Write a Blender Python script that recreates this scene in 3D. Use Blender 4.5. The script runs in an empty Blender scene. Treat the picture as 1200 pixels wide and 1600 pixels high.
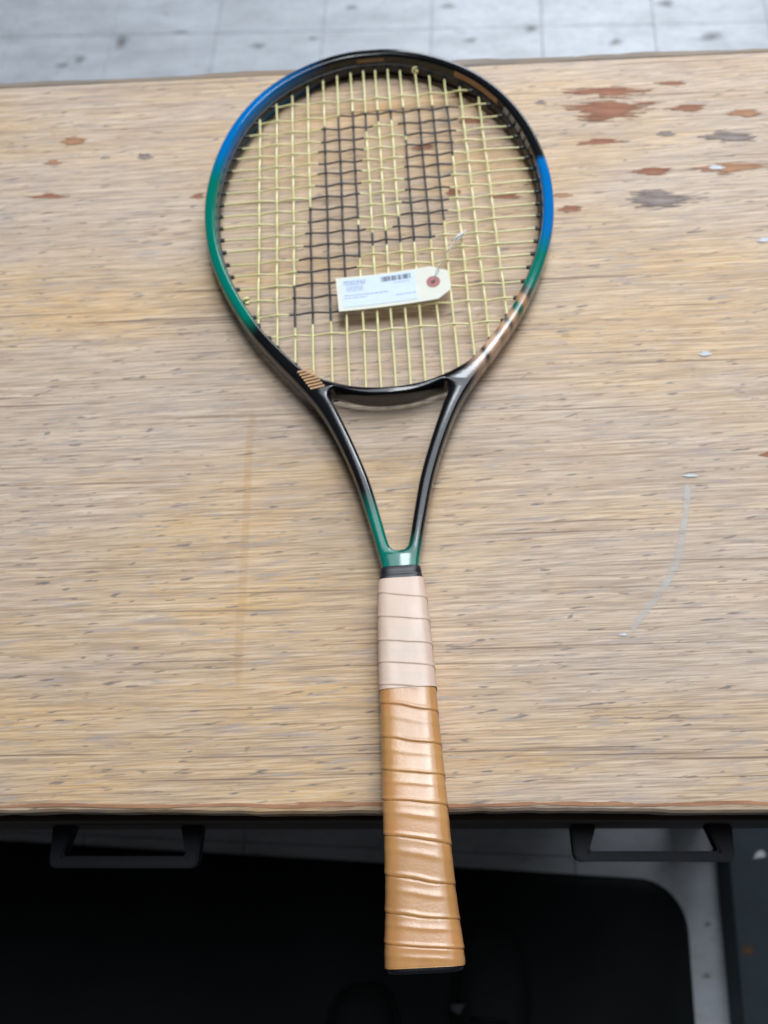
import bpy, bmesh, math, random
from mathutils import Vector, Matrix
from mathutils.geometry import tessellate_polygon
R = math.radians
random.seed(11)
sc = bpy.context.scene
C = sc.collection

# ------------------------------------------------------------------ camera
cam = bpy.data.cameras.new('camera')
camo = bpy.data.objects.new('camera', cam); C.objects.link(camo)
camo.location = (0.01321, -0.02834, 0.52554)
camo.rotation_euler = (R(22.4865), R(3.15888), R(0.0258))
cam.sensor_fit = 'VERTICAL'; cam.sensor_height = 36.0
cam.lens = 1331.5 / 1600 * 36
cam.clip_start = 0.02; cam.clip_end = 60
cam.dof.use_dof = True; cam.dof.focus_distance = 0.46; cam.dof.aperture_fstop = 7
sc.camera = camo

# ------------------------------------------------------------------ world, lamps, exposure
w = bpy.data.worlds.new('World'); sc.world = w; w.use_nodes = True
bg = w.node_tree.nodes['Background']
bg.inputs[0].default_value = (0.80, 0.88, 1.0, 1); bg.inputs[1].default_value = 0.035
def lamp(name, loc, target, sx, sy, power, col):
    l = bpy.data.lights.new(name, 'AREA'); l.shape = 'RECTANGLE'; l.size = sx; l.size_y = sy
    l.energy = power; l.color = col
    o = bpy.data.objects.new(name, l); C.objects.link(o); o.location = loc
    o.rotation_euler = (Vector(target) - Vector(loc)).to_track_quat('-Z', 'Y').to_euler()
    return o
lamp('ceiling_lamp', (0.45, 0.95, 2.00), (0.40, 0.85, 0), 1.45, 1.6, 32, (0.87, 0.935, 1.0))
lamp('tube_lamp', (0.105, 0.56, 1.96), (0.105, 0.56, 0), 0.30, 0.70, 13, (0.90, 0.95, 1.0))
lamp('short_tube_lamp', (0.36, 1.50, 1.96), (0.36, 1.50, 0), 0.58, 0.36, 11, (0.86, 0.93, 1.0))
lamp('window_light', (0.9, 3.6, 1.3), (0.1, 1.2, -0.6), 1.8, 1.4, 72, (0.88, 0.94, 1.0))
sc.view_settings.view_transform = 'Standard'; sc.view_settings.look = 'None'
sc.view_settings.exposure = 0.0; sc.view_settings.gamma = 1.0
sc.render.engine = 'CYCLES'

# ------------------------------------------------------------------ helpers
def link(name, me, mats=(), parent=None, loc=None):
    o = bpy.data.objects.new(name, me); C.objects.link(o)
    for m in (mats if isinstance(mats, (list, tuple)) else [mats]): 
        if m and m.name not in [x.name for x in me.materials if x]: me.materials.append(m)
    if parent: o.parent = parent
    if loc: o.location = loc
    return o
def pyd(name, vs, fs, mats=(), parent=None, smooth=False, loc=None, midx=None):
    me = bpy.data.meshes.new(name); me.from_pydata([tuple(v) for v in vs], [], fs); me.update()
    if smooth: me.polygons.foreach_set('use_smooth', [True]*len(me.polygons))
    o = link(name, me, mats, parent, loc)
    if midx: me.polygons.foreach_set('material_index', midx)
    return o
def bmobj(name, bm, mats, parent=None, smooth=False, loc=None):
    me = bpy.data.meshes.new(name); bm.to_mesh(me); bm.free()
    if smooth: me.polygons.foreach_set('use_smooth', [True]*len(me.polygons))
    return link(name, me, mats, parent, loc)
def box_bm(x0, x1, y0, y1, z0, z1, bev=0.0, seg=2):
    bm = bmesh.new()
    bmesh.ops.create_cube(bm, size=1)
    for v in bm.verts:
        v.co = ((x0+x1)/2+v.co.x*(x1-x0), (y0+y1)/2+v.co.y*(y1-y0), (z0+z1)/2+v.co.z*(z1-z0))
    if bev: bmesh.ops.bevel(bm, geom=list(bm.edges), offset=bev, segments=seg, affect='EDGES', profile=0.5)
    return bm
def box(name, x0, x1, y0, y1, z0, z1, mat, parent=None, bev=0.0, seg=2):
    return bmobj(name, box_bm(x0, x1, y0, y1, z0, z1, bev, seg), mat, parent)
def empty(name, loc=(0,0,0), rot=(0,0,0)):
    o = bpy.data.objects.new(name, None); C.objects.link(o); o.location = loc; o.rotation_euler = rot
    o.empty_display_size = 0.05
    return o
def tag(o, label, cat, group=None):
    o['label'] = label; o['category'] = cat
    if group: o['group'] = group
def catmull(pts, n=8, closed=False):
    P = [Vector(p) for p in pts]; out = []
    m = len(P)
    rng = range(m) if closed else range(m-1)
    for i in rng:
        if closed: a, b, c, d = P[i-1], P[i], P[(i+1) % m], P[(i+2) % m]
        else:
            b, c = P[i], P[i+1]
            a = P[i-1] if i > 0 else b*2-c
            d = P[i+2] if i+2 < m else c*2-b
        for k in range(n):
            t = k/n
            out.append(0.5*((2*b)+(c-a)*t+(2*a-5*b+4*c-d)*t*t+(3*b-a-3*c+d)*t**3))
    if not closed: out.append(P[-1].copy())
    return out
def tube(path, rad, n=8, rz=None):
    """vertices and faces of a tube along 3-D points; rad may be a list"""
    vs, fs = [], []
    m = len(path)
    for i, p in enumerate(path):
        t = (path[min(i+1, m-1)]-path[max(i-1, 0)]).normalized()
        up = Vector((0,0,1)) if abs(t.z) < 0.9 else Vector((1,0,0))
        a = t.cross(up).normalized(); b = a.cross(t).normalized()
        r = rad[i] if isinstance(rad, (list, tuple)) else rad
        r2 = r if rz is None else rz
        for k in range(n):
            an = 2*math.pi*k/n
            vs.append(p+a*(math.cos(an)*r)+b*(math.sin(an)*r2))
    for i in range(m-1):
        for k in range(n):
            fs.append((i*n+k, i*n+(k+1) % n, (i+1)*n+(k+1) % n, (i+1)*n+k))
    fs.append(tuple(range(n))[::-1]); fs.append(tuple((m-1)*n+k for k in range(n)))
    return vs, fs

# ------------------------------------------------------------------ materials
class NT:
    def __init__(s, name):
        s.m = bpy.data.materials.new(name); s.m.use_nodes = True
        s.t = s.m.node_tree; s.n = s.t.nodes; s.b = s.n['Principled BSDF']
    def add(s, typ, **kw):
        n = s.n.new(typ)
        for k, v in kw.items(): setattr(n, k, v)
        return n
    def l(s, a, b): s.t.links.new(a, b)
    def coord(s, scale=(1,1,1), rot=(0,0,0), loc=(0,0,0), kind='Object'):
        c = s.add('ShaderNodeTexCoord'); mp = s.add('ShaderNodeMapping')
        mp.inputs['Scale'].default_value = scale; mp.inputs['Rotation'].default_value = rot; mp.inputs['Location'].default_value = loc
        s.l(c.outputs[kind], mp.inputs['Vector']); return mp.outputs[0]
    def noise(s, vec, scale=1, detail=3, rough=0.55, dist=0.0):
        n = s.add('ShaderNodeTexNoise'); n.inputs['Scale'].default_value = scale; n.inputs['Detail'].default_value = detail
        n.inputs['Roughness'].default_value = rough; n.inputs['Distortion'].default_value = dist
        s.l(vec, n.inputs['Vector']); return n.outputs['Fac']
    def ramp(s, fac, stops, interp='LINEAR'):
        r = s.add('ShaderNodeValToRGB'); r.color_ramp.interpolation = interp
        els = r.color_ramp.elements
        while len(els) < len(stops): els.new(0.5)
        for e, (p, c) in zip(els, stops):
            e.position = p; e.color = (*c, 1) if not isinstance(c, (int, float)) else (c, c, c, 1)
        s.l(fac, r.inputs[0]); return r.outputs[0]
    def mix(s, fac, a, b, mode='MIX'):
        m = s.add('ShaderNodeMix', data_type='RGBA', blend_type=mode)
        for v, i in ((fac, 0), (a, 6), (b, 7)):
            if isinstance(v, (int, float)): m.inputs[i].default_value = v
            elif isinstance(v, tuple): m.inputs[i].default_value = (*v, 1)
            else: s.l(v, m.inputs[i])
        return m.outputs[2]
    def math(s, op, a, b=None, clamp=False):
        m = s.add('ShaderNodeMath', operation=op, use_clamp=clamp)
        for i, v in enumerate((a, b)):
            if v is None: continue
            if isinstance(v, (int, float)): m.inputs[i].default_value = v
            else: s.l(v, m.inputs[i])
        return m.outputs[0]
    def bump(s, h, strength=0.3, dist=0.001):
        b = s.add('ShaderNodeBump'); b.inputs['Strength'].default_value = strength; b.inputs['Distance'].default_value = dist
        s.l(h, b.inputs['Height']); s.l(b.outputs[0], s.b.inputs['Normal'])
    def col(s, c):
        if isinstance(c, tuple): s.b.inputs['Base Color'].default_value = (*c, 1)
        else: s.l(c, s.b.inputs['Base Color'])
    def rough(s, r):
        if isinstance(r, (int, float)): s.b.inputs['Roughness'].default_value = r
        else: s.l(r, s.b.inputs['Roughness'])
    def set(s, **kw):
        for k, v in kw.items(): s.b.inputs[k.replace('_', ' ')].default_value = v

def simple(name, c, rough=0.5, var=0.12, scale=60, spec=0.5, coat=0.0, bump=0.0):
    t = NT(name); n = t.noise(t.coord(), scale, 4)
    lo = tuple(x*(1-var) for x in c); hi = tuple(min(1, x*(1+var)) for x in c)
    t.col(t.ramp(n, [(0.3, lo), (0.7, hi)])); t.rough(rough)
    t.set(Specular_IOR_Level=spec, Coat_Weight=coat, Coat_Roughness=0.08)
    if bump: t.bump(n, bump, 0.0005)
    return t.m

def wood_nodes(t, warm=1.0, wear=True):
    """weathered pale plywood, grain along X; returns colour and height sockets"""
    warp = t.coord((1,1,1))
    wob = t.noise(warp, 7, 2)                         # slow waver of the grain
    add = t.add('ShaderNodeVectorMath', operation='ADD')
    comb = t.add('ShaderNodeCombineXYZ')
    t.l(t.math('MULTIPLY', t.math('SUBTRACT', wob, 0.5), 0.0022), comb.inputs[1])
    t.l(warp, add.inputs[0]); t.l(comb.outputs[0], add.inputs[1])
    def st(sx, sy, rz=0.0, off=0):
        mr = t.add('ShaderNodeMapping'); mr.inputs['Rotation'].default_value = (0, 0, -rz)
        mp = t.add('ShaderNodeMapping'); mp.inputs['Scale'].default_value = (sx, sy, 1)
        mp.inputs['Location'].default_value = (off, off*0.37, 0)
        t.l(add.outputs[0], mr.inputs['Vector']); t.l(mr.outputs[0], mp.inputs['Vector']); return mp.outputs[0]
    broad = t.noise(st(2.6, 8, 0, 3.1), 1, 4, 0.6)
    tint = t.noise(st(6, 30, 0.01, 7.7), 1, 5, 0.7)
    band = t.noise(st(4, 170, 0.008, 1.3), 1, 4, 0.6)
    fine = t.noise(st(11, 720, 0.014, 5.0), 1, 4, 0.65)
    hair = t.noise(st(40, 1100, 0.05, 9.0), 1, 3, 0.55)
    blue = t.noise(st(34, 300, 0.08, 21.0), 1, 3, 0.6)
    dash = t.noise(st(64, 480, 0.10, 2.0), 1, 2, 0.5)
    line = t.noise(st(4.2, 420, 0.010, 12.0), 1, 2, 0.45)
    speck = t.noise(st(85, 260, 0.22, 4.0), 1, 1, 0.4)
    c = t.ramp(tint, [(0.30, (0.57, 0.415, 0.285)), (0.46, (0.63, 0.43, 0.25)), (0.58, (0.68, 0.45, 0.23)), (0.74, (0.74, 0.44, 0.165))])
    c = t.mix(t.ramp(broad, [(0.40, 0.0), (0.60, 0.80)]), c, (0.545, 0.45, 0.385))
    c = t.mix(t.ramp(band, [(0.3, 0.50), (0.48, 0.0)]), c, (0.43, 0.295, 0.195))
    c = t.mix(t.ramp(band, [(0.56, 0.0), (0.74, 0.45)]), c, (0.78, 0.575, 0.40))
    c = t.mix(t.ramp(fine, [(0.32, 0.66), (0.49, 0.0)]), c, (0.33, 0.23, 0.16))
    c = t.mix(t.ramp(fine, [(0.52, 0.0), (0.68, 0.66)]), c, (0.84, 0.655, 0.48))
    c = t.mix(t.ramp(hair, [(0.35, 0.65), (0.48, 0.0)]), c, (0.34, 0.245, 0.18))
    c = t.mix(t.ramp(hair, [(0.54, 0.0), (0.68, 0.45)]), c, (0.84, 0.68, 0.52))
    c = t.mix(t.ramp(blue, [(0.32, 0.65), (0.45, 0.0)]), c, (0.40, 0.34, 0.315))
    c = t.mix(t.ramp(dash, [(0.28, 0.85), (0.36, 0.0)]), c, (0.20, 0.165, 0.15))
    c = t.mix(t.ramp(line, [(0.28, 0.8), (0.36, 0.0)]), c, (0.21, 0.14, 0.10))
    c = t.mix(t.ramp(speck, [(0.20, 0.75), (0.26, 0.0)]), c, (0.17, 0.155, 0.155))
    h = t.math('ADD', t.math('MULTIPLY', fine, 0.6), t.math('ADD', t.math('MULTIPLY', hair, 0.4), t.math('MULTIPLY', t.ramp(line, [(0.25, 0.0), (0.33, 1.0)]), 0.5)))
    return c, h
t = NT('worn_plywood'); c, h = wood_nodes(t); t.col(c); t.rough(0.62); t.set(Specular_IOR_Level=0.28); t.bump(h, 0.22, 0.0004); M_TOP = t.m
t = NT('worn_edge_wood')
n1 = t.noise(t.coord((6, 160, 160)), 1, 4); n2 = t.noise(t.coord((14, 14, 14)), 1, 3)
c = t.ramp(n1, [(0.3, (0.10, 0.08, 0.065)), (0.55, (0.21, 0.17, 0.135)), (0.75, (0.34, 0.28, 0.22))])
t.col(t.mix(t.ramp(n2, [(0.45, 0.0), (0.65, 0.5)]), c, (0.30, 0.205, 0.135))); t.rough(0.75); t.bump(n1, 0.5, 0.0008); M_EDGE = t.m
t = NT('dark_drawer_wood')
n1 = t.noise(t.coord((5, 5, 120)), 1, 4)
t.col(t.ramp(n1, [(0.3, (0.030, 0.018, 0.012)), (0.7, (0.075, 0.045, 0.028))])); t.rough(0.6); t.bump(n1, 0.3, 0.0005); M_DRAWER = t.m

def wear_mat(name, lo, hi, cut=(0.38, 0.46)):
    """bare patch: rim follows the grain; attribute 'rim' is 1 in the middle and 0 at the outline"""
    t = NT(name)
    at = t.add('ShaderNodeAttribute', attribute_name='rim')
    n = t.noise(t.coord((38, 520, 1)), 1, 3, 0.6); n2 = t.noise(t.coord((30, 190, 1)), 1, 3, 0.6)
    t.col(t.ramp(n2, [(0.3, lo), (0.7, hi)])); t.rough(0.8); t.bump(n, 0.4, 0.0005); t.set(Specular_IOR_Level=0.2)
    f = t.math('ADD', at.outputs['Fac'], t.math('MULTIPLY', t.math('SUBTRACT', n, 0.5), 2.0))
    a = t.ramp(f, [(cut[0], 0.0), (cut[1], 1.0)])
    t.l(a, t.b.inputs['Alpha'])
    return t.m
M_WEAR = {'r': wear_mat('bare_red_brown', (0.25, 0.105, 0.065), (0.39, 0.19, 0.12)),
          'o': wear_mat('bare_orange', (0.32, 0.17, 0.10), (0.50, 0.27, 0.155)),
          'g': wear_mat('bare_grey_brown', (0.18, 0.13, 0.11), (0.36, 0.31, 0.29)),
          'e': wear_mat('edge_red_wear', (0.30, 0.15, 0.09), (0.52, 0.27, 0.15), (0.85, 1.1)),
          'w': wear_mat('white_paint_fleck', (0.52, 0.53, 0.56), (0.70, 0.72, 0.76))}
def stain_mat(name, colour, alpha, rough=0.6):
    t = NT(name); at = t.add('ShaderNodeAttribute', attribute_name='rim')
    n = t.noise(t.coord((60, 160, 1)), 1, 3, 0.6)
    t.col(colour); t.rough(rough); t.set(Specular_IOR_Level=0.2)
    f = t.math('MULTIPLY', t.ramp(at.outputs['Fac'], [(0.0, 0.0), (0.8, 1.0)]), t.ramp(n, [(0.25, 0.25*alpha), (0.6, alpha)]))
    t.l(f, t.b.inputs['Alpha']); return t.m
M_STRAND = stain_mat('pale_strand_film', (0.68, 0.66, 0.63), 0.62)
M_STAIN = stain_mat('amber_stain', (0.68, 0.43, 0.17), 0.17)
M_GUM = stain_mat('floor_grime', (0.17, 0.16, 0.15), 0.6)
M_RUST = stain_mat('rust', (0.20, 0.09, 0.03), 0.8)

# vinyl floor tile
t = NT('vinyl_tile')
oi = t.add('ShaderNodeObjectInfo')
gv = t.add('ShaderNodeNewGeometry')
def gvec(s):
    mp = t.add('ShaderNodeMapping'); mp.inputs['Scale'].default_value = s; t.l(gv.outputs['Position'], mp.inputs['Vector']); return mp.outputs[0]
n1 = t.noise(gvec((9, 22, 9)), 1, 5, 0.65); n2 = t.noise(gvec((45, 120, 45)), 1, 4, 0.6); n3 = t.noise(gvec((20, 60, 20)), 1, 2, 0.5)
c = t.ramp(n1, [(0.3, (0.44, 0.465, 0.50)), (0.5, (0.53, 0.56, 0.605)), (0.7, (0.61, 0.645, 0.69))])
c = t.mix(t.ramp(n2, [(0.3, 0.5), (0.48, 0.0)]), c, (0.38, 0.375, 0.37))
c = t.mix(t.ramp(n3, [(0.22, 0.4), (0.31, 0.0)]), c, (0.24, 0.235, 0.225))
c = t.mix(t.ramp(oi.outputs['Random'], [(0.0, 0.0), (1.0, 0.16)]), c, (0.40, 0.41, 0.43))
t.col(c); t.rough(t.ramp(n2, [(0.3, 0.5), (0.7, 0.36)])); t.set(Specular_IOR_Level=0.4); t.bump(n2, 0.06, 0.0005); M_TILE = t.m
M_JOINT = simple('tile_joint_grime', (0.42, 0.42, 0.43), 0.9)
t = NT('rubber_mat'); n1 = t.noise(t.coord(), 900, 2); n2 = t.noise(t.coord(), 5, 3)
t.col(t.ramp(n2, [(0.3, (0.008, 0.010, 0.011)), (0.7, (0.014, 0.0165, 0.018))])); t.rough(0.85); t.set(Specular_IOR_Level=0.15); t.bump(n1, 0.3, 0.0008); M_MAT = t.m
M_STEEL = simple('slate_steel_paint', (0.024, 0.038, 0.050), 0.55, 0.18, 25, 0.35, 0, 0.15)
M_PULL = simple('black_pull_metal', (0.010, 0.011, 0.016), 0.5, 0.2, 80, 0.25)
M_SHOE = simple('black_shoe_fabric', (0.008, 0.009, 0.010), 0.8, 0.3, 400, 0.2, 0, 0.4)
M_SOLE = simple('black_sole', (0.005, 0.005, 0.005), 0.7, 0.2, 100, 0.2)
M_SHOEMARK = simple('grey_shoe_mark', (0.10, 0.11, 0.12), 0.6)

# racket paint: colour goes round the hoop by angle, shafts by distance from the butt
def frame_paint():
    t = NT('racket_paint')
    co = t.add('ShaderNodeTexCoord'); sp = t.add('ShaderNodeSeparateXYZ'); t.l(co.outputs['Object'], sp.inputs[0])
    ang = t.math('ARCTAN2', sp.outputs[0], t.math('SUBTRACT', sp.outputs[1], 0.525))
    f = t.math('ADD', t.math('DIVIDE', ang, 2*math.pi), 0.5)
    A = lambda d: d/360+0.5
    K = (0.006, 0.0065, 0.008); B = (0.0, 0.15, 0.45); G = (0.0, 0.165, 0.12); BZ = (0.44, 0.235, 0.12); BZ_GLOSS = (0.55, 0.36, 0.25); OL = (0.055, 0.07, 0.05); TL = (0.008, 0.11, 0.075)  # palest bronze has the gloss reflection mixed into its colour
    rp = t.ramp(f, [(0.0, K), (A(-143), K), (A(-137.5), G), (A(-80), G), (A(-66), B), (A(-40), B), (A(-14), K),
                    (A(81), K), (A(83), B), (A(112), B), (A(122), G), (A(134.6), G), (A(135.0), OL), (A(137.5), OL), (A(137.7), BZ), (A(139.6), BZ),
                    (A(139.8), TL), (A(142.8), TL), (A(143), BZ), (A(145.6), BZ_GLOSS), (A(145.8), OL), (A(147), OL), (A(147.2), BZ_GLOSS), (A(149.2), BZ), (A(149.4), OL), (A(150.4), OL),
                    (A(150.6), BZ_GLOSS), (A(155), BZ_GLOSS), (A(155.2), K), (A(156.8), K), (A(157), BZ_GLOSS), (A(162), K)])
    # speckle of small marks in the bronze lettering zone and on the shafts a green fade
    gl = t.ramp(t.math('SUBTRACT', sp.outputs[1], t.math('MULTIPLY', t.ramp(t.math('MULTIPLY', sp.outputs[0], 50), [(0.0, 1.0), (0.001, 0.0)]), 0.030)), [(0.226, 1.0), (0.246, 0.0)])
    nz = t.noise(t.coord((1,1,1)), 900, 2)
    base = t.mix(gl, rp, G)
    t.col(base); t.rough(t.ramp(nz, [(0.3, 0.07), (0.7, 0.13)])); t.set(Specular_IOR_Level=0.5)
    t.bump(t.noise(t.coord(), 220, 2), 0.03, 0.0004)
    return t.m
M_FRAME = frame_paint()
M_BLACKPL = simple('black_grommet_plastic', (0.010, 0.010, 0.010), 0.45, 0.2, 200)
t = NT('string_yellow'); n = t.noise(t.coord(), 300, 2)
t.col(t.ramp(n, [(0.3, (0.78, 0.71, 0.31)), (0.7, (0.88, 0.82, 0.44))])); t.rough(0.35); t.set(Subsurface_Weight=0.0, Transmission_Weight=0.12); M_STR = t.m
t = NT('string_black_ink'); n = t.noise(t.coord(), 260, 3)
t.col(t.ramp(n, [(0.3, (0.022, 0.022, 0.028)), (0.6, (0.045, 0.043, 0.045)), (0.78, (0.16, 0.145, 0.10))])); t.rough(0.45); M_INK = t.m
M_BRONZE = simple('bronze_decal', (0.50, 0.27, 0.11), 0.4, 0.15, 300)
M_GREYDEC = simple('grey_lettering', (0.34, 0.34, 0.38), 0.5, 0.3, 260)
def leather(name, lo, hi, gloss, blot):
    t = NT(name); n1 = t.noise(t.coord((60, 16, 60)), 1, 4, 0.6); n2 = t.noise(t.coord(), 700, 3); n3 = t.noise(t.coord((25, 70, 25)), 1, 3)
    c = t.ramp(n1, [(0.3, lo), (0.7, hi)])
    c = t.mix(t.ramp(n3, [(0.52, 0.0), (0.68, 0.55)]), c, blot)
    t.col(c); t.rough(t.ramp(n1, [(0.3, gloss+0.08), (0.7, gloss-0.04)])); t.set(Specular_IOR_Level=0.5); t.bump(n2, 0.10, 0.0004); return t.m
M_LEATHER = leather('tan_leather', (0.46, 0.22, 0.076), (0.61, 0.31, 0.115), 0.20, (0.60, 0.265, 0.095))
M_TAPE = leather('pale_pink_tape', (0.68, 0.49, 0.385), (0.76, 0.56, 0.455), 0.32, (0.60, 0.50, 0.39))
M_RUB = simple('black_collar_rubber', (0.014, 0.015, 0.019), 0.4, 0.2, 90)
M_CAP = simple('black_butt_cap', (0.010, 0.010, 0.014), 0.45, 0.2, 90)
t = NT('manila_tag'); n = t.noise(t.coord((300, 900, 1)), 1, 3); t.col(t.ramp(n, [(0.3, (0.74, 0.73, 0.63)), (0.7, (0.80, 0.79, 0.70))])); t.rough(0.7); t.set(Specular_IOR_Level=0.25); t.bump(n, 0.08, 0.0003); M_TAG = t.m
M_LABEL = simple('label_paper', (0.66, 0.76, 0.90), 0.55, 0.03, 200, 0.3)
M_PRINT = simple('label_print_grey', (0.30, 0.36, 0.46), 0.7, 0.15, 900)
M_BAR = simple('barcode_black', (0.05, 0.06, 0.08), 0.7, 0.3, 900)
M_RING = simple('faded_red_ring', (0.44, 0.17, 0.17), 0.7, 0.15, 400)
t = NT('clear_plastic'); t.col((0.9, 0.92, 0.95)); t.rough(0.15); t.set(Transmission_Weight=0.85, IOR=1.45); M_CLEAR = t.m

# ------------------------------------------------------------------ floor
ZF = -0.74
floor = pyd('floor', [(-3, -1.6, ZF-0.004), (3, -1.6, ZF-0.004), (3, 4.2, ZF-0.004), (-3, 4.2, ZF-0.004)], [(0,1,2,3)], M_JOINT)
floor['kind'] = 'structure'
TS = 0.2286
bm = box_bm(-TS/2+0.0005, TS/2-0.0005, -TS/2+0.0005, TS/2-0.0005, -0.003, 0.0, 0.0007, 1)
tile_me = bpy.data.meshes.new('tile'); bm.to_mesh(tile_me); bm.free(); tile_me.materials.append(M_TILE)
fa = R(-2.4); fc, fs_ = math.cos(fa), math.sin(fa)
for i in range(-7, 7):
    for j in range(-12, 6):
        a, b = (i+0.5)*TS, (j+0.5)*TS
        x, y = 0.042+a*fc-b*fs_, 1.590+a*fs_+b*fc
        o = bpy.data.objects.new('tile', tile_me); C.objects.link(o); o.parent = floor
        o.location = (x, y, ZF+random.uniform(-0.0003, 0.0003)); o.rotation_euler = (random.uniform(-.0008,.0008), random.uniform(-.0008,.0008), fa+R(90)*random.randrange(4))
def blob(name, cx, cy, rx, ry, z, mat, parent, rz=0.0, n=22, jag=0.25, rings=4):
    vs = [(0, 0, 0)]; att = [1.0]; fs = []
    p1, p2, p3 = (random.uniform(0, 6.28) for _ in range(3))
    off = [1+jag*(0.6*math.sin(2*2*math.pi*k/n+p1)+0.5*math.sin(3*2*math.pi*k/n+p2)+0.4*math.sin(5*2*math.pi*k/n+p3)) for k in range(n)]
    for r in range(1, rings+1):
        for k in range(n):
            a = 2*math.pi*k/n; q = r/rings*off[k]
            vs.append((math.cos(a)*rx*q, math.sin(a)*ry*q, 0)); att.append(1-r/rings)
    for k in range(n): fs.append((0, 1+k, 1+(k+1) % n))
    for r in range(rings-1):
        for k in range(n):
            a, b = 1+r*n+k, 1+r*n+(k+1) % n
            fs.append((a, a+n, b+n, b))
    o = pyd(name, vs, fs, mat, parent, loc=(cx, cy, z)); o.rotation_euler.z = rz
    at = o.data.attributes.new('rim', 'FLOAT', 'POINT'); at.data.foreach_set('value', att)
    return o
def ribbon(name, pts, wid, z, mat, parent):
    P = catmull([(a, b, 0) for a, b in pts], 6); vs, fs, att = [], [], []
    m = len(P)
    for i, p in enumerate(P):
        t_ = (P[min(i+1, m-1)]-P[max(i-1, 0)]).normalized(); nn = Vector((-t_.y, t_.x, 0))
        e = min(1, min(i, m-1-i)/2)
        for k, q in enumerate((-1, -0.5, 0, 0.5, 1)):
            vs.append((p.x+nn.x*q*wid, p.y+nn.y*q*wid, z)); att.append((1-abs(q))*e*1.6)
    for i in range(m-1):
        for k in range(4): fs.append((i*5+k, i*5+k+1, i*5+k+6, i*5+k+5))
    o = pyd(name, vs, fs, mat, parent)
    at = o.data.attributes.new('rim', 'FLOAT', 'POINT'); at.data.foreach_set('value', att)
    return o
for k, (x, y, rx, ry) in enumerate([(-.619,1.597,.020,.024),(-.703,1.549,.017,.014),(-.323,1.564,.018,.011),(-.492,1.617,.02,.006),(-.206,1.578,.014,.007),(-.738,1.535,.02,.008),
        (.249,1.575,.019,.011),(.417,1.524,.018,.012),(.607,1.526,.034,.016),(.122,1.55,.02,.008),(.53,1.63,.024,.012),(.079,1.654,.02,.008),(-.126,1.665,.02,.008),(.37,-.10,.006,.005),(.36,-.16,.008,.004)]):
    blob('floor_stain', x, y, rx, ry, ZF+0.0012, M_GUM, floor, 0.1)

# rubber mat
def rounded_rect(x0, x1, y0, y1, r, n=10):
    out = []
    for cx, cy, a0 in ((x1-r, y1-r, 0), (x0+r, y1-r, 90), (x0+r, y0+r, 180), (x1-r, y0+r, 270)):
        for k in range(n+1):
            a = R(a0+90*k/n); out.append((cx+r*math.cos(a), cy+r*math.sin(a)))
    return out
def slab(name, loop, layers, mat, parent=None, smooth=False, loc=None):
    """layers: (inset, z); loop is ccw"""
    n = len(loop); P = [Vector((a, b)) for a, b in loop]; nor = []
    for i in range(n):
        t_ = (P[(i+1) % n]-P[i-1]).normalized(); nor.append(Vector((-t_.y, t_.x)))
    vs, fs = [], []
    for d, z in layers:
        for p, q in zip(P, nor): vs.append((p.x+q.x*d, p.y+q.y*d, z))
    for L in range(len(layers)-1):
        for i in range(n): fs.append((L*n+i, L*n+(i+1) % n, (L+1)*n+(i+1) % n, (L+1)*n+i))
    fs.append(tuple(range(n))[::-1]); fs.append(tuple((len(layers)-1)*n+i for i in range(n)))
    o = pyd(name, vs, fs, mat, parent, loc=loc)
    return o
mat = slab('floor_mat', rounded_rect(-1.15, 0, -0.62, 0, 0.062), [(0, 0), (0.001, 0.004), (0.010, 0.011), (0.013, 0.012)], M_MAT, loc=(0.3475, -0.048, ZF))
mat.rotation_euler.z = R(-3.1)
tag(mat, 'black rubber floor mat with a rounded corner, on the tiles below the desk', 'mat')

# slate steel base
base = slab('steel_base', rounded_rect(0, 0.5, -0.75, 0.28, 0.004, 3), [(0, 0), (0, 0.048), (0.002, 0.050)], M_STEEL, loc=(0.3945, 0.0, ZF+0.0005))
base.rotation_euler.z = R(-3.4)
tag(base, 'dark slate blue painted steel base on the floor, right of the black mat', 'steel base')
blob('paint_chip', 0.040, -0.014, 0.011, 0.008, 0.0503, M_WEAR['w'], base, 0.5)
blob('rust_spot', 0.014, -0.126, 0.010, 0.008, 0.0503, M_RUST, base)

# ------------------------------------------------------------------ desk
desk = empty('desk', (0, 0, ZF))
tag(desk, 'worn pale wooden desk with chipped veneer top, drawers and black pulls', 'desk')
DX0, DX1, DY = -1.05, 0.43, 0.6082
H = -ZF
def top_mesh():
    nx = 148; ys = [0.0, 0.0015, 0.004, 0.02, 0.1, 0.2, 0.3, 0.4, 0.5, 0.58, 0.594, 0.5965]
    zs = [-0.003, -0.0008, 0.0]+[0.0]*7+[0.0, -0.0006]
    vs, fs = [], []
    m = len(ys)+2
    for i in range(nx+1):
        x = DX0+(DX1-DX0)*i/nx
        w1 = 0.0007*math.sin(x*23)+random.uniform(-.0004,.0004)
        for j, (y, z) in enumerate(zip(ys, zs)):
            vs.append((x, y+(w1 if j < 3 else 0), H+z))
        vs.append((x, ys[-1], H-0.028)); vs.append((x, ys[0]+w1, H-0.028))
    for i in range(nx):
        for j in range(m): fs.append((i*m+j, (i+1)*m+j, (i+1)*m+(j+1) % m, i*m+(j+1) % m))
    fs.append(tuple(range(m))); fs.append(tuple(nx*m+j for j in range(m))[::-1])
    return pyd('tabletop', vs, fs, M_TOP, desk)
top = top_mesh()
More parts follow.
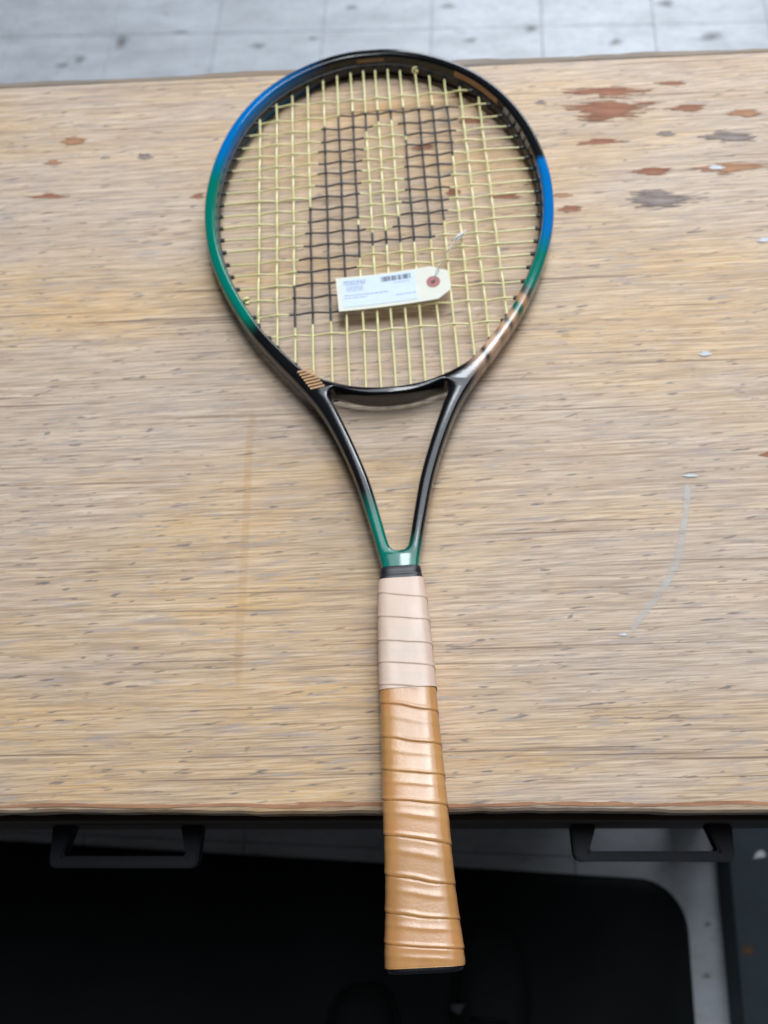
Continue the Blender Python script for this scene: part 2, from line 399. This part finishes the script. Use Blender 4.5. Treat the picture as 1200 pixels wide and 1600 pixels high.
def edge_mesh():
    nx = 120; prof = [(0.5967, -0.028), (0.5967, -0.0012), (0.5985, -0.0006), (0.602, -0.001), (0.6055, -0.0025), (0.608, -0.006), (0.609, -0.012), (0.609, -0.028)]
    vs, fs = [], []; m = len(prof)
    for i in range(nx+1):
        x = DX0+(DX1-DX0)*i/nx
        wv = 0.0012*math.sin(x*11+1)+0.0008*math.sin(x*37)+random.uniform(-.0005,.0005)
        for j, (y, z) in enumerate(prof): vs.append((x, y+(wv if j > 2 else 0), H+z+(random.uniform(-.0003,.0003) if 1 < j < 6 else 0)))
    for i in range(nx):
        for j in range(m): fs.append((i*m+j, (i+1)*m+j, (i+1)*m+(j+1) % m, i*m+(j+1) % m))
    fs.append(tuple(range(m))); fs.append(tuple(nx*m+j for j in range(m))[::-1])
    return pyd('edge_strip', vs, fs, M_EDGE, desk)
edge_mesh()
CH = [(166,560.4,32.0,5.7,'r'),(166,540.6,35.7,9.7,'r'),(230,538.1,16.7,3.5,'r'),(274,529.9,13.5,4.1,'o'),(258,505.7,19.7,6.0,'g'),(156,506.1,16.1,3.4,'r'),(194,473.5,17.6,3.9,'r'),(254,474.2,26.6,5.8,'o'),(195,445.9,21.2,10.0,'g'),(209,511.8,7.0,2.7,'g'),(127,439.2,8.8,3.7,'r'),(122,453.4,7.9,2.5,'o'),(221,566.3,13.4,2.1,'r'),(-277,531.3,12.5,4.2,'o'),(-291,508.9,7.5,2.2,'o'),(-289,472.9,15.2,2.7,'r'),(-166,466.7,6.3,2.6,'r'),(79,454.3,10.9,3.8,'r'),(38,460.2,7.0,3.2,'r'),(15,507.9,8.3,3.4,'r'),(56,533.8,13.5,2.8,'r'),(240,225.5,3.8,1.9,'r'),(-214,511.0,5.9,3.5,'g'),(48,562.7,7.4,2.9,'r'),(113,551.6,5.2,2.1,'g'),
 (-50,4.8,24,1.6,'o'),(116,4.8,12.4,1.3,'o'),
 (243,474.7,5.8,3.9,'w'),(211,305.4,4.9,2.6,'w'),(188,211.3,4.6,1.9,'w'),(268,403.2,5.6,3.0,'w'),(133,104.0,2.7,1.2,'w')]
for i, (x, y, a, b, k) in enumerate(CH):
    nm = 'paint_fleck' if k == 'w' else 'worn_patch'
    blob(nm, x/1000, y/1000, a/1000*1.45, b/1000*(1.5 if y > 10 else 1.25)*(0.75 if k == 'w' else 1), H+0.00025+0.00006*(i % 5)+(0.0003 if k == 'w' else 0), M_WEAR[k], top, random.uniform(-.03,.03), 26, 0.22)
nW = 70
ribbon('edge_wear', [(DX0+0.03+(DX1-DX0-0.06)*k/nW, 0.0040+0.0006*math.sin(k*1.3)) for k in range(nW+1)], 0.0022, H+0.0002, M_WEAR['e'], top)
ribbon('pale_strand', [(.186,.206),(.183,.190),(.177,.167),(.171,.150),(.162,.135),(.152,.123),(.144,.114),(.138,.106)], 0.0030, H+0.0003, M_STRAND, top)  # pale strand-like ribbon laid flat on the top
ribbon('stain', [(-.108,.270),(-.110,.240),(-.109,.192),(-.108,.146),(-.108,.112),(-.107,.071)], 0.0034, H+0.0002, M_STAIN, top)
# drawer fronts, rails, legs
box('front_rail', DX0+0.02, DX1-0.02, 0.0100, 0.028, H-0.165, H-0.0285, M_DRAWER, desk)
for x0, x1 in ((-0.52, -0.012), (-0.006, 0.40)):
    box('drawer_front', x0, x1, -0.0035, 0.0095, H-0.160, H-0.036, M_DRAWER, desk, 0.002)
box('added_light_block', DX0+0.02, DX1-0.06, 0.57, 0.588, 0.03, H-0.0285, M_DRAWER, desk)  # unseen panel, added to keep window light off the floor under the desk
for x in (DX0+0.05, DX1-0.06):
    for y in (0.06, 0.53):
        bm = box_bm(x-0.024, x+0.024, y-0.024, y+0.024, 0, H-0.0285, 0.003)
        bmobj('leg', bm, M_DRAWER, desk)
def pull(x0, x1, yf, z, aw, bt, hz):
    """bail pull: two flat arms out of the drawer front and a bar across"""
    yb = -0.0035
    pts = [(x0-0.001, yb), (x0, yf+0.003), (x0+0.003, yf), (x1-0.003, yf), (x1, yf+0.003), (x1+0.001, yb),
           (x1-aw, yb), (x1-aw*0.62, yf+bt), (x0+aw*0.62, yf+bt), (x0+aw, yb)]
    bm = bmesh.new()
    vb = [bm.verts.new((a, b, z-hz/2)) for a, b in pts]
    f = bm.faces.new(vb); bmesh.ops.recalc_face_normals(bm, faces=[f])
    ex = bmesh.ops.extrude_face_region(bm, geom=[f])
    for v in [g for g in ex['geom'] if isinstance(g, bmesh.types.BMVert)]: v.co.z += hz
    bmesh.ops.recalc_face_normals(bm, faces=bm.faces)
    bmesh.ops.bevel(bm, geom=list(bm.edges), offset=0.0011, segments=2, affect='EDGES')
    return bmobj('drawer_pull', bm, M_PULL, desk)
pull(-0.2475, -0.1455, -0.0305, H-0.09, 0.014, 0.0075, 0.012)
pull(0.105, 0.2085, -0.0265, H-0.09, 0.016, 0.0065, 0.012)

# ------------------------------------------------------------------ shoes
def shoe(x, y, rz, side, label):
    root = empty('shoe', (x, y, ZF+0.012), (0, 0, rz)); tag(root, label, 'shoe', 'pair of black shoes on the mat')
    Ls = [(0.0, .012, .020), (-.006, .026, .034), (-.02, .036, .045), (-.05, .044, .054), (-.09, .047, .064), (-.13, .043, .080), (-.17, .036, .095), (-.21, .033, .105), (-.25, .033, .108), (-.275, .026, .104), (-.285, .012, .098)]
    n = 20; vs, fs = [], []
    for i, (yy, hw, hh) in enumerate(Ls):
        sh = side*0.006*math.sin(min(1, -yy/0.15)*math.pi)
        for k in range(n):
            a = math.pi*k/(n-1); ca, sa = math.cos(a), math.sin(a)
            vs.append((sh+hw*math.copysign(abs(ca)**0.7, ca), yy, 0.018+(hh-0.018)*abs(sa)**0.75))
    for i in range(len(Ls)-1):
        for k in range(n-1): fs.append((i*n+k, i*n+k+1, (i+1)*n+k+1, (i+1)*n+k))
    fs.append(tuple(range(n))[::-1]); fs.append(tuple((len(Ls)-1)*n+k for k in range(n)))
    pyd('upper', vs, fs, M_SHOE, root, True)
    lo = []
    for yy, hw, hh in Ls: lo.append((hw+0.004, yy))
    loop = [(a+side*0.006*math.sin(min(1, -b/0.15)*math.pi), b) for a, b in lo][::-1]+[(-a+side*0.006*math.sin(min(1, -b/0.15)*math.pi), b) for a, b in lo]
    slab('sole', loop, [(0.002, 0), (0, 0.004), (0, 0.018), (0.002, 0.021)], M_SOLE, root)
    for q in range(4):
        yy = -0.105-0.018*q; hw = 0.022; z = 0.071+0.0105*q
        v, f = tube([Vector((-hw, yy, z-0.006)), Vector((-hw*.5, yy+.002, z+0.0015)), Vector((0, yy+.003, z+0.003)), Vector((hw*.5, yy+.002, z+0.0015)), Vector((hw, yy, z-0.006))], 0.003, 6)
        pyd('lace', v, f, M_SOLE, root, True)
    return root
shoe(-0.083, -0.170, R(8), -1, 'black shoe left of the racket butt on the dark mat')
s2 = shoe(0.082, -0.098, R(-4), 1, 'black shoe right of the racket butt on the dark mat, with small grey mark')
v = [(-.045, -.092, .052), (-.030, -.088, .0715), (-.036, -.100, .070), (-.047, -.098, .0515)]
pyd('side_mark', [(a, b, c+0.002) for a, b, c in v], [(0,1,2,3)], M_SHOEMARK, s2)

# ------------------------------------------------------------------ racket
RK = empty('tennis_racket', (0.007168, -0.080027, 0.0172), (-0.0083, 0, 0.05222))
tag(RK, 'tennis racket with black, blue and green frame, stencilled yellow strings and tan leather grip', 'tennis racket')
half = [(0, .6815), (.015, .6808), (.030, .6775), (.045, .6718), (.060, .6637), (.075, .6530), (.0895, .6390), (.103, .6210), (.1145, .6000), (.1235, .5765), (.1292, .5530), (.1320, .5300), (.1318, .5080), (.1292, .4860), (.1245, .4665), (.1165, .4445), (.1065, .4235), (.0945, .4025), (.0785, .3800), (.0615, .3580), (.0478, .3375), (.0363, .3130), (.0262, .2850), (.0192, .2580), (.0142, .2360), (.0117, .2235), (.0112, .2130)]
half = [(a, b-0.0052*(max(0, b-0.60)/0.0815)**1.4) for a, b in half]
outerH = catmull([(a, b, 0) for a, b in half], 7)
outer = [(p.x, p.y) for p in outerH]                       # right half from tip to grip
outer_loop = [(-a, b) for a, b in outer[1:]]+[(a, b) for a, b in outer[::-1]]   # left half down from the tip, then back up the right: ccw
def offs(loop, d, closed=False):
    n = len(loop); out = []
    for i in range(n):
        p, q = (Vector(loop[max(i-1, 0)]), Vector(loop[min(i+1, n-1)]))
        t_ = (q-p).normalized(); out.append((loop[i][0]+t_.y*d, loop[i][1]-t_.x*d))
    return out
FW = 0.0086
inn = offs(outer, FW)                                       # right half travels down: normal (ty,-tx) points to -x (inward)
if inn[40][0] > outer[40][0]: inn = offs(outer, -FW)
hoop_in = [p for p in inn if p[1] > 0.402 and p[0] > -1e-9]
hoop_in[0] = (0.0, hoop_in[0][1])
low = catmull([(a, b, 0) for a, b in [hoop_in[-1], (.0720, .3870), (.0580, .3712), (.0440, .3625), (.0270, .3560), (.0120, .3533), (0, .3527)]], 7)
hole_half = hoop_in+[(p.x, p.y) for p in low[1:]]
hole_loop = [(-a, b) for a, b in hole_half[1:-1]]+[(a, b) for a, b in hole_half[::-1]]          # ccw
thr = catmull([(a, b, 0) for a, b in [(0, .2340), (.0040, .2352), (.0066, .2400), (.0108, .2595), (.0168, .2850), (.0262, .3130), (.0352, .3360), (.0392, .3450), (.0405, .3500), (.0385, .3532), (.0345, .3525), (.0260, .3492), (.0140, .3464), (0, .3454)]], 6)
thr_half = [(p.x, p.y) for p in thr]
thr_loop = [(a, b) for a, b in thr_half]+[(-a, b) for a, b in thr_half[1:-1][::-1]]                # ccw
def area(l): return sum(l[i-1][0]*l[i][1]-l[i][0]*l[i-1][1] for i in range(len(l)))/2
PROF = [(0, 0), (0, .0060), (.0002, .0080), (.0006, .0095), (.0012, .0104), (.0018, .01085), (.0024, .0110)]
def frame_mesh():
    loops = []
    for l, inward in ((outer_loop, 1), (hole_loop, -1), (thr_loop, -1)):
        l = l if area(l) > 0 else l[::-1]
        loops.append((l, inward))
    LOWER = [(.0030, -.0110), (.0026, -.0102), (.0020, -.0085), (.0012, -.0060), (.0004, -.0030)]     # underside is rounder
    layers = LOWER+PROF
    vs, fs, caps_t, caps_b = [], [], [], []
    for l, s in loops:
        n = len(l); P = [Vector(p) for p in l]; nor = []
        for i in range(n):
            t_ = (P[(i+1) % n]-P[i-1]).normalized(); nor.append(Vector((-t_.y, t_.x))*s)
        b0 = len(vs)
        for d, z in layers:
            for p, q in zip(P, nor): vs.append(Vector((p.x+q.x*d, p.y+q.y*d, z)))
        for L in range(len(layers)-1):
            for i in range(n):
                f = (b0+L*n+i, b0+L*n+(i+1) % n, b0+(L+1)*n+(i+1) % n, b0+(L+1)*n+i)
                fs.append(f if s > 0 else f[::-1])
        caps_b.append([b0+i for i in range(n)]); caps_t.append([b0+(len(layers)-1)*n+i for i in range(n)])
    for caps, flip in ((caps_t, False), (caps_b, True)):
        flat = [i for c_ in caps for i in c_]
        for tri in tessellate_polygon([[Vector((vs[i].x, vs[i].y, 0)) for i in c_] for c_ in caps]):
            a, b, c_ = (flat[k] for k in tri)
            nz = (vs[b]-vs[a]).cross(vs[c_]-vs[a]).z
            if abs(nz) < 1e-14: continue
            if (nz < 0) != flip: a, b, c_ = c_, b, a
            fs.append((a, b, c_))
    return pyd('frame', vs, fs, M_FRAME, RK, True)
fr = frame_mesh()

# grommet strip: a thin dark rail round the inside of the hoop
strip = [p for p in hole_half]
sl = [(-a, b) for a, b in strip[1:-1]]+[(a, b) for a, b in strip[::-1]]
def rail(name, loop, z0, z1, d, mat):
    n = len(loop); P = [Vector(p) for p in loop]; vs, fs = [], []
    for i in range(n):
        t_ = (P[(i+1) % n]-P[i-1]).normalized(); q = Vector((-t_.y, t_.x))
        for dd, z in ((-0.001, z0), (d, z0+0.0006), (d, z1-0.0006), (-0.001, z1)): vs.append((P[i].x+q.x*dd, P[i].y+q.y*dd, z))
    for i in range(n):
        j = (i+1) % n
        for k in range(4): fs.append((i*4+k, i*4+(k+1) % 4, j*4+(k+1) % 4, j*4+k))
    return pyd(name, vs, fs, mat, RK, False)
rail('grommet_strip', sl, -0.0032, 0.0032, 0.0009, M_BLACKPL)

# strings
CS = [.6315,.6147,.6013,.5890,.5780,.5660,.5553,.5434,.5318,.5204,.5087,.4973,.4854,.4735,.4620,.4502,.4383,.4241,.4054]
MS = [-.0915,-.0778,-.0650,-.0520,-.0390,-.0274,-.0159,-.0053,.0046,.0149,.0254,.0376,.0490,.0607,.0728,.0868]
PO = [(-.0215,.618),(.071,.618),(.0625,.5715),(.0525,.508),(.047,.493),(.0375,.4815),(-.0125,.4805),(-.019,.4615),(-.030,.416),(-.0715,.412),(-.0625,.4652),(-.0455,.5600),(-.0420,.6040)]
PH = [(-.0065,.5945),(.004,.6055),(.0165,.6055),(.0245,.595),(.0255,.585),(.0210,.5304),(.0150,.5059),(.0075,.4935),(-.0045,.4935),(-.0165,.5010),(-.0105,.5528)]
def inside(p, poly):
    x, y = p; r = False
    for i in range(len(poly)):
        (x1, y1), (x2, y2) = poly[i-1], poly[i]
        if (y1 > y) != (y2 > y) and x < (x2-x1)*(y-y1)/(y2-y1)+x1: r = not r
    return r
inked = lambda x, y: inside((x, y), PO) and not inside((x, y), PH)
hl = hole_loop if area(hole_loop) > 0 else hole_loop[::-1]
def hits(kind, v):
    """where the string line meets the inside of the hoop, with the wall direction"""
    out = []
    for i in range(len(hl)):
        (x1, y1), (x2, y2) = hl[i-1], hl[i]
        if kind == 'c' and (y1-v)*(y2-v) <= 0 and y1 != y2: out.append(x1+(x2-x1)*(v-y1)/(y2-y1))
        if kind == 'm' and (x1-v)*(x2-v) <= 0 and x1 != x2: out.append(y1+(y2-y1)*(v-x1)/(x2-x1))
    return min(out), max(out)
gv_, gf_ = tube([Vector((0, 0, 0)), Vector((0.0042, 0, 0)), Vector((0.0050, 0, 0))], [0.0017, 0.0015, 0.0011], 8)
g_me = bpy.data.meshes.new('grommet'); g_me.from_pydata([tuple(p) for p in gv_], [], gf_); g_me.materials.append(M_BLACKPL)
def grommet(x, y, rz):
    o = bpy.data.objects.new('grommet', g_me); C.objects.link(o); o.parent = RK; o.location = (x, y, 0); o.rotation_euler = (0, 0, rz)
AMP = 0.0008
def string(name, kind, v, idx, rad):
    a, b = hits(kind, v)
    n = int((b-a)/0.0016); pts = []
    cross = MS if kind == 'c' else CS
    xs = [a-0.004]+list(cross)+[b+0.004] if kind == 'c' else [a-0.004]+list(reversed(cross))+[b+0.004]
    xs = [q for q in xs if a-0.005 < q < b+0.005]
    full = [a-0.004+(b-a+0.008)*k/n for k in range(n+1)]
    jit = random.uniform(-.0004, .0004); ph = random.uniform(0, 6)
    for q in full:
        # weave: +1 over, -1 under at alternate crossings
        j = 0
        while j < len(xs)-2 and xs[j+1] < q: j += 1
        tt = (q-xs[j])/max(1e-6, xs[j+1]-xs[j]); tt = max(0, min(1, tt))
        if kind == 'c': base_i = MS.index(xs[j]) if xs[j] in MS else -1
        else: base_i = (len(CS)-1-CS.index(xs[j])) if xs[j] in CS else -1
        sg = (-1)**(base_i+idx) * (1 if kind == 'c' else -1)
        if kind == 'm': sg *= (-1)**(len(CS)-1)
        s_ = sg*math.cos(math.pi*tt)
        if j == 0 and xs[0] < a: s_ = sg*-1*tt*0+(-sg)*tt if False else -sg*tt
        if j == len(xs)-2: s_ = sg*(1-tt)
        z = AMP*s_
        off = jit*0.6+0.00015*math.sin(q*60+ph)
        pts.append(Vector((q, v+off, z)) if kind == 'c' else Vector((v+off, q, z)))
    vs, fs = tube(pts, rad, 7)
    mid = []
    for i in range(len(pts)-1):
        c_ = (pts[i]+pts[i+1])/2; mid += [1 if inked(c_.x, c_.y) else 0]*7
    mid += [0, 0]
    pyd(name, vs, fs, [M_STR, M_INK], RK, True, midx=mid)
    for q, d in ((a, 1), (b, -1)):
        if kind == 'c': grommet(q-0.0008*d, v, 0 if d > 0 else math.pi)
        else: grommet(v, q-0.0008*d, math.pi/2 if d > 0 else -math.pi/2)
for i, u in enumerate(MS): string('main_string', 'm', u, i, 0.00088)
for i, s in enumerate(CS): string('cross_string', 'c', s, i, 0.00072)
# knots where the string is tied off
def knot(x, y):
    path = [Vector((x+0.0022*math.sin(k*0.9), y+0.0011*(k-5)*0.55, 0.0010+0.0018*math.cos(k*0.9))) for k in range(12)]
    v, f = tube(path, 0.0011, 7); pyd('knot', v, f, M_STR, RK, True)
knot(.0376, .6585); knot(-.1010, .4385)

# decals on the frame
vs, fs = [], []
def quad_at(cx, cy, dx, dy, hx, hy, z):
    b0 = len(vs); px, py = -dy, dx
    for a, b in ((-1,-1),(1,-1),(1,1),(-1,1)): vs.append((cx+dx*a*hx+px*b*hy, cy+dy*a*hx+py*b*hy, z))
    fs.append((b0, b0+1, b0+2, b0+3))
dx, dy = math.cos(R(10)), math.sin(R(10))
for k in range(7):
    q = k/6
    quad_at(-.0572+.0085*q, .3690-.0138*q, dx, dy, .0050, .00078, .01113)
pyd('stripe_decal', vs, fs, M_BRONZE, RK)
# grey lettering on the inner wall, upper right: five blurred letters; bronze band beside it
def prof_d(z):
    z = abs(z)
    for (d0, z0), (d1, z1) in zip(PROF, PROF[1:]):
        if z <= z1: return d0+(d1-d0)*(z-z0)/(z1-z0)
    return PROF[-1][0]
def wall_plate(name, a0, a1, z0, z1, mat, slant=0.0):
    """thin plate following the inner wall of the hoop between two angles from the tip (degrees)"""
    q = [p for p in hole_half]+[(-p[0], p[1]) for p in hole_half[1:]]
    q.sort(key=lambda p: math.atan2(p[0], p[1]-0.525))
    A_ = [math.degrees(math.atan2(p[0], p[1]-0.525)) for p in q]
    def at(a):
        for i in range(len(q)-1):
            if A_[i] <= a <= A_[i+1]:
                f = (a-A_[i])/max(1e-9, A_[i+1]-A_[i]); p0, p1 = Vector(q[i]), Vector(q[i+1])
                t_ = (p1-p0).normalized(); return p0.lerp(p1, f), Vector((t_.y, -t_.x))
    vs, fs = [], []; m = max(2, int((a1-a0)/0.8)); nz = 5
    for i in range(m+1):
        for j in range(nz+1):
            z = z0+(z1-z0)*j/nz
            p, nn = at(a0+(a1-a0)*i/m+slant*j/nz)
            if nn.dot(p-Vector((0, .525))) > 0: nn = -nn
            p = p+nn*(0.00035-prof_d(z)); vs.append((p.x, p.y, z))
    for i in range(m):
        for j in range(nz): fs.append((i*(nz+1)+j, (i+1)*(nz+1)+j, (i+1)*(nz+1)+j+1, i*(nz+1)+j+1))
    pyd(name, vs, fs, mat, RK)
for k in range(5):
    a = 53.5+k*4.3
    wall_plate('letter_mark', a, a+3.0, 0.0036, 0.0092, M_GREYDEC, 0.8)
wall_plate('bronze_band', 30, 50, 0.0045, 0.0092, simple('bronze_inner_band', (0.38, 0.19, 0.09), 0.35, 0.2, 200))
wall_plate('bronze_band', -4, 5, 0.0050, 0.0082, simple('bronze_inner_band_small', (0.22, 0.12, 0.065), 0.35, 0.2, 200))

# ---- handle
def octa(th, w_, h_, p=16):
    ca, sa = math.cos(th), math.sin(th); acc = 0
    bv = 0.90*(w_+h_)/math.sqrt(2)
    for k in range(8):
        a = k*math.pi/4; d = w_ if k in (0, 4) else h_ if k in (2, 6) else bv
        q = (math.cos(a)*ca+math.sin(a)*sa)/d
        if q > 0: acc += q**p
    return acc**(-1/p)
def interp(x, tab):
    if x <= tab[0][0]: return tab[0][1]
    for (a, b), (c_, d) in zip(tab, tab[1:]):
        if x <= c_: return b+(d-b)*(x-a)/(c_-a)
    return tab[-1][1]
HW = [(0.0, .0212), (.004, .0216), (.012, .0214), (.025, .0204), (.040, .0195), (.060, .0190), (.082, .0188), (.11, .0180), (.148, .0170), (.175, .0163), (.195, .0156), (.2165, .0143)]
def wrap(name, s0, s1, seams, step, mat, extra, ns, bumpy):
    seams = sorted(seams, reverse=True)
    tab = sorted([(s, k) for k, s in enumerate(seams)])
    p0 = seams[0]-seams[1]; p1 = seams[-2]-seams[-1]
    tab = [(seams[-1]-3*p1, len(seams)-1+3)]+tab+[(seams[0]+3*p0, -3)]
    nth = 96; vs, fs = [], []
    for i in range(ns+1):
        s = s0+(s1-s0)*i/ns
        w_ = interp(s, HW)+extra; h_ = w_*0.835
        for k in range(nth):
            th = 2*math.pi*k/nth
            wob = 0.018*math.sin(2*th+s*70)+0.006*math.sin(5*th+s*130)
            ph = interp(s, tab)-(math.pi/2-th)/(2*math.pi)+wob
            t_ = ph-math.floor(ph)
            d = step*(0.30+0.55*t_+0.30*math.exp(-((t_-0.93)/0.05)**2)+bumpy*math.exp(-((t_-0.36)/0.09)**2))
            if t_ < 0.055: d -= step*0.5*(1-t_/0.055)
            r = octa(th, w_, h_)+d-step*0.5
            vs.append((math.cos(th)*r, s, math.sin(th)*r))
    for i in range(ns):
        for k in range(nth): fs.append((i*nth+k, i*nth+(k+1) % nth, (i+1)*nth+(k+1) % nth, (i+1)*nth+k))
    fs.append(tuple(range(nth))); fs.append(tuple(ns*nth+k for k in range(nth))[::-1])
    return pyd(name, vs, [f[::-1] for f in fs], mat, RK, True)
wrap('leather_grip', 0.0030, 0.1490, [.1358,.1167,.0994,.0838,.0645,.0440,.0265,.0125], 0.00060, M_LEATHER, -0.0005, 480, 0.22)
wrap('tape_wrap', 0.1470, 0.2150, [.2035,.1890,.1741,.1609,.1475], 0.0005, M_TAPE, 0.0001, 220, 0.12)
def lathe_oct(name, prof, mat, n=48, sect=None):
    vs, fs = [], []
    for row in prof:
        s, w_ = row[:2]
        for k in range(n):
            th = 2*math.pi*k/n; ca, sa = math.cos(th), math.sin(th)
            if len(row) > 2: r = ((abs(ca)/w_)**6+(abs(sa)/row[2])**6)**(-1/6)     # rounded rectangle
            else: r = octa(th, w_, w_*0.84, 10)
            vs.append((ca*r, s, sa*r))
    m = len(prof)
    for i in range(m-1):
        for k in range(n): fs.append((i*n+k, (i+1)*n+k, (i+1)*n+(k+1) % n, i*n+(k+1) % n))
    fs.append(tuple(range(n))); fs.append(tuple((m-1)*n+k for k in range(n))[::-1])
    return pyd(name, vs, fs, mat, RK, True)
lathe_oct('collar', [(.2110, .0136, .0119), (.2160, .0137, .0121), (.2172, .0134, .0120), (.2177, .0128, .0117), (.2184, .0131, .0120), (.2205, .0129, .0119), (.2222, .0127, .0118), (.2228, .0123, .0114)], M_RUB)
lathe_oct('butt_cap', [(.0002, .0185), (.0006, .0198), (.0018, .0204), (.0036, .0205), (.0080, .0198)], M_CAP)

# ------------------------------------------------------------------ tag (placed in the racket's own plane, lying on the strings)
TG = empty('paper_tag'); 
TG.matrix_world = Matrix.Translation((0.007168, -0.080027, 0.0172)) @ Matrix.Rotation(0.05222, 4, 'Z') @ Matrix.Rotation(-0.0083, 4, 'X') @ Matrix.Translation((.0075, .4380, 0.0026)) @ Matrix.Rotation(R(3.2), 4, 'Z')
tag(TG, 'cream paper tag with printed barcode label and red ring, lying on the strings', 'tag')
hw, hh = .0410, .0150
shape = [(-hw, -hh), (.0310, -hh+0.0006), (hw, -.0082), (hw, .0085), (.0290, hh), (-hw, hh)]
def curl(x, y): return 0.0016*((x+0.01)/0.04)**2+0.0006*max(0, -y/hh)+0.0003
NX, NY = 40, 12
vs, fs = [], []
for i in range(NX+1):
    x = -hw+2*hw*i/NX
    y0 = -hh; y1 = hh
    if x > .031: y0 = -hh+(x-.031)/(hw-.031)*(hh-.0082)
    if x > .029: y1 = hh-(x-.029)/(hw-.029)*(hh-.0085)
    for j in range(NY+1):
        y = y0+(y1-y0)*j/NY; vs.append((x, y, curl(x, y)))
n1 = len(vs); vs += [(a, b, c_-0.00035) for a, b, c_ in vs]
g = lambda i, j: i*(NY+1)+j
for i in range(NX):
    for j in range(NY):
        f = (g(i, j), g(i+1, j), g(i+1, j+1), g(i, j+1)); fs.append(f); fs.append(tuple(n1+k for k in f[::-1]))
bd = [g(i, 0) for i in range(NX)]+[g(NX, j) for j in range(NY)]+[g(i, NY) for i in range(NX, 0, -1)]+[g(0, j) for j in range(NY, 0, -1)]
for a, b in zip(bd, bd[1:]+bd[:1]): fs.append((a, n1+a, n1+b, b))
pyd('tag_card', vs, fs, M_TAG, TG)
def patch(name, rects, dz, mat, parent, nx=1):
    vs, fs = [], []
    for (x0, x1, y0, y1) in rects:
        m = max(1, int((x1-x0)/0.004)); b0 = len(vs)
        for i in range(m+1):
            x = x0+(x1-x0)*i/m
            for y in (y0, y1): vs.append((x, y, curl(x, y)+dz))
        for i in range(m): fs.append((b0+2*i, b0+2*i+2, b0+2*i+3, b0+2*i+1))
    return pyd(name, vs, fs, mat, parent)
lab = patch('label', [(-.0375, .0165, yy, yy+.00418) for yy in [-.0120+.0042*k for k in range(6)]], 0.00022, M_LABEL, TG)
lab.data.update()
bars = []; x = -.0080
while x < .0135:
    wd = random.choice((.00025, .0004, .0006, .0009)); bars.append((x, min(x+wd, .0140), .0072, .0116)); x += wd+random.choice((.0003, .0004, .0007))
patch('barcode', bars, 0.00034, M_BAR, lab)
txt = []
def textline(x0, x1, y, h):
    x = x0
    while x < x1:
        wd = random.uniform(.0008, .0026); txt.append((x, min(x+wd, x1), y, y+h)); x += wd+random.uniform(.0003, .0007)
for y in (.0104, .0090, .0074): textline(-.0355, -.0195, y, .00075)
for y in (.0052, .0036, .0020): textline(-.0340, -.0215, y, .0006)
textline(-.0360, -.0040, -.0022, .0008); textline(-.0360, -.0195, -.0045, .0007)
textline(.0005, .0125, .0050, .0005); textline(.0010, .0155, -.0062, .0006)
patch('printed_text', txt, 0.00034, M_PRINT, lab)
# reinforcement ring with its hole
vs, fs = [], []; n = 28
for k in range(n):
    a = 2*math.pi*k/n
    for r in (.0016, .0050): 
        x, y = .0292+math.cos(a)*r, .0008+math.sin(a)*r; vs.append((x, y, curl(x, y)+0.00024))
for k in range(n): fs.append((2*k, 2*k+1, 2*((k+1) % n)+1, 2*((k+1) % n)))
pyd('reinforcing_ring', vs, fs, M_RING, TG)
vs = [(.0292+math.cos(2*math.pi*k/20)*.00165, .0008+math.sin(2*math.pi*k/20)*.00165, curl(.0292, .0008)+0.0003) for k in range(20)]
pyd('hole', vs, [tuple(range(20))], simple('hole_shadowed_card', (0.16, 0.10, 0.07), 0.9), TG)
# clear plastic tie from the hole up to the strings
tie = catmull([(.0292, .0008, .0024), (.034, .010, .0060), (.042, .022, .0062), (.050, .032, .0045), (.0565, .0385, .0030), (.0555, .0415, .0010)], 8)
v, f = tube(tie, 0.0005, 8); pyd('plastic_tie', v, f, M_CLEAR, TG, True)
v, f = tube([Vector((.0470, .0335, .0038)), Vector((.0530, .0372, .0044)), Vector((.0590, .0415, .0040))], [0.0004, 0.0010, 0.0006], 8); pyd('tie_glint', v, f, simple('tie_glint_white', (0.75, 0.78, 0.82), 0.3), TG, True)  # pale spindle: glint on the clear tie, put in as colour
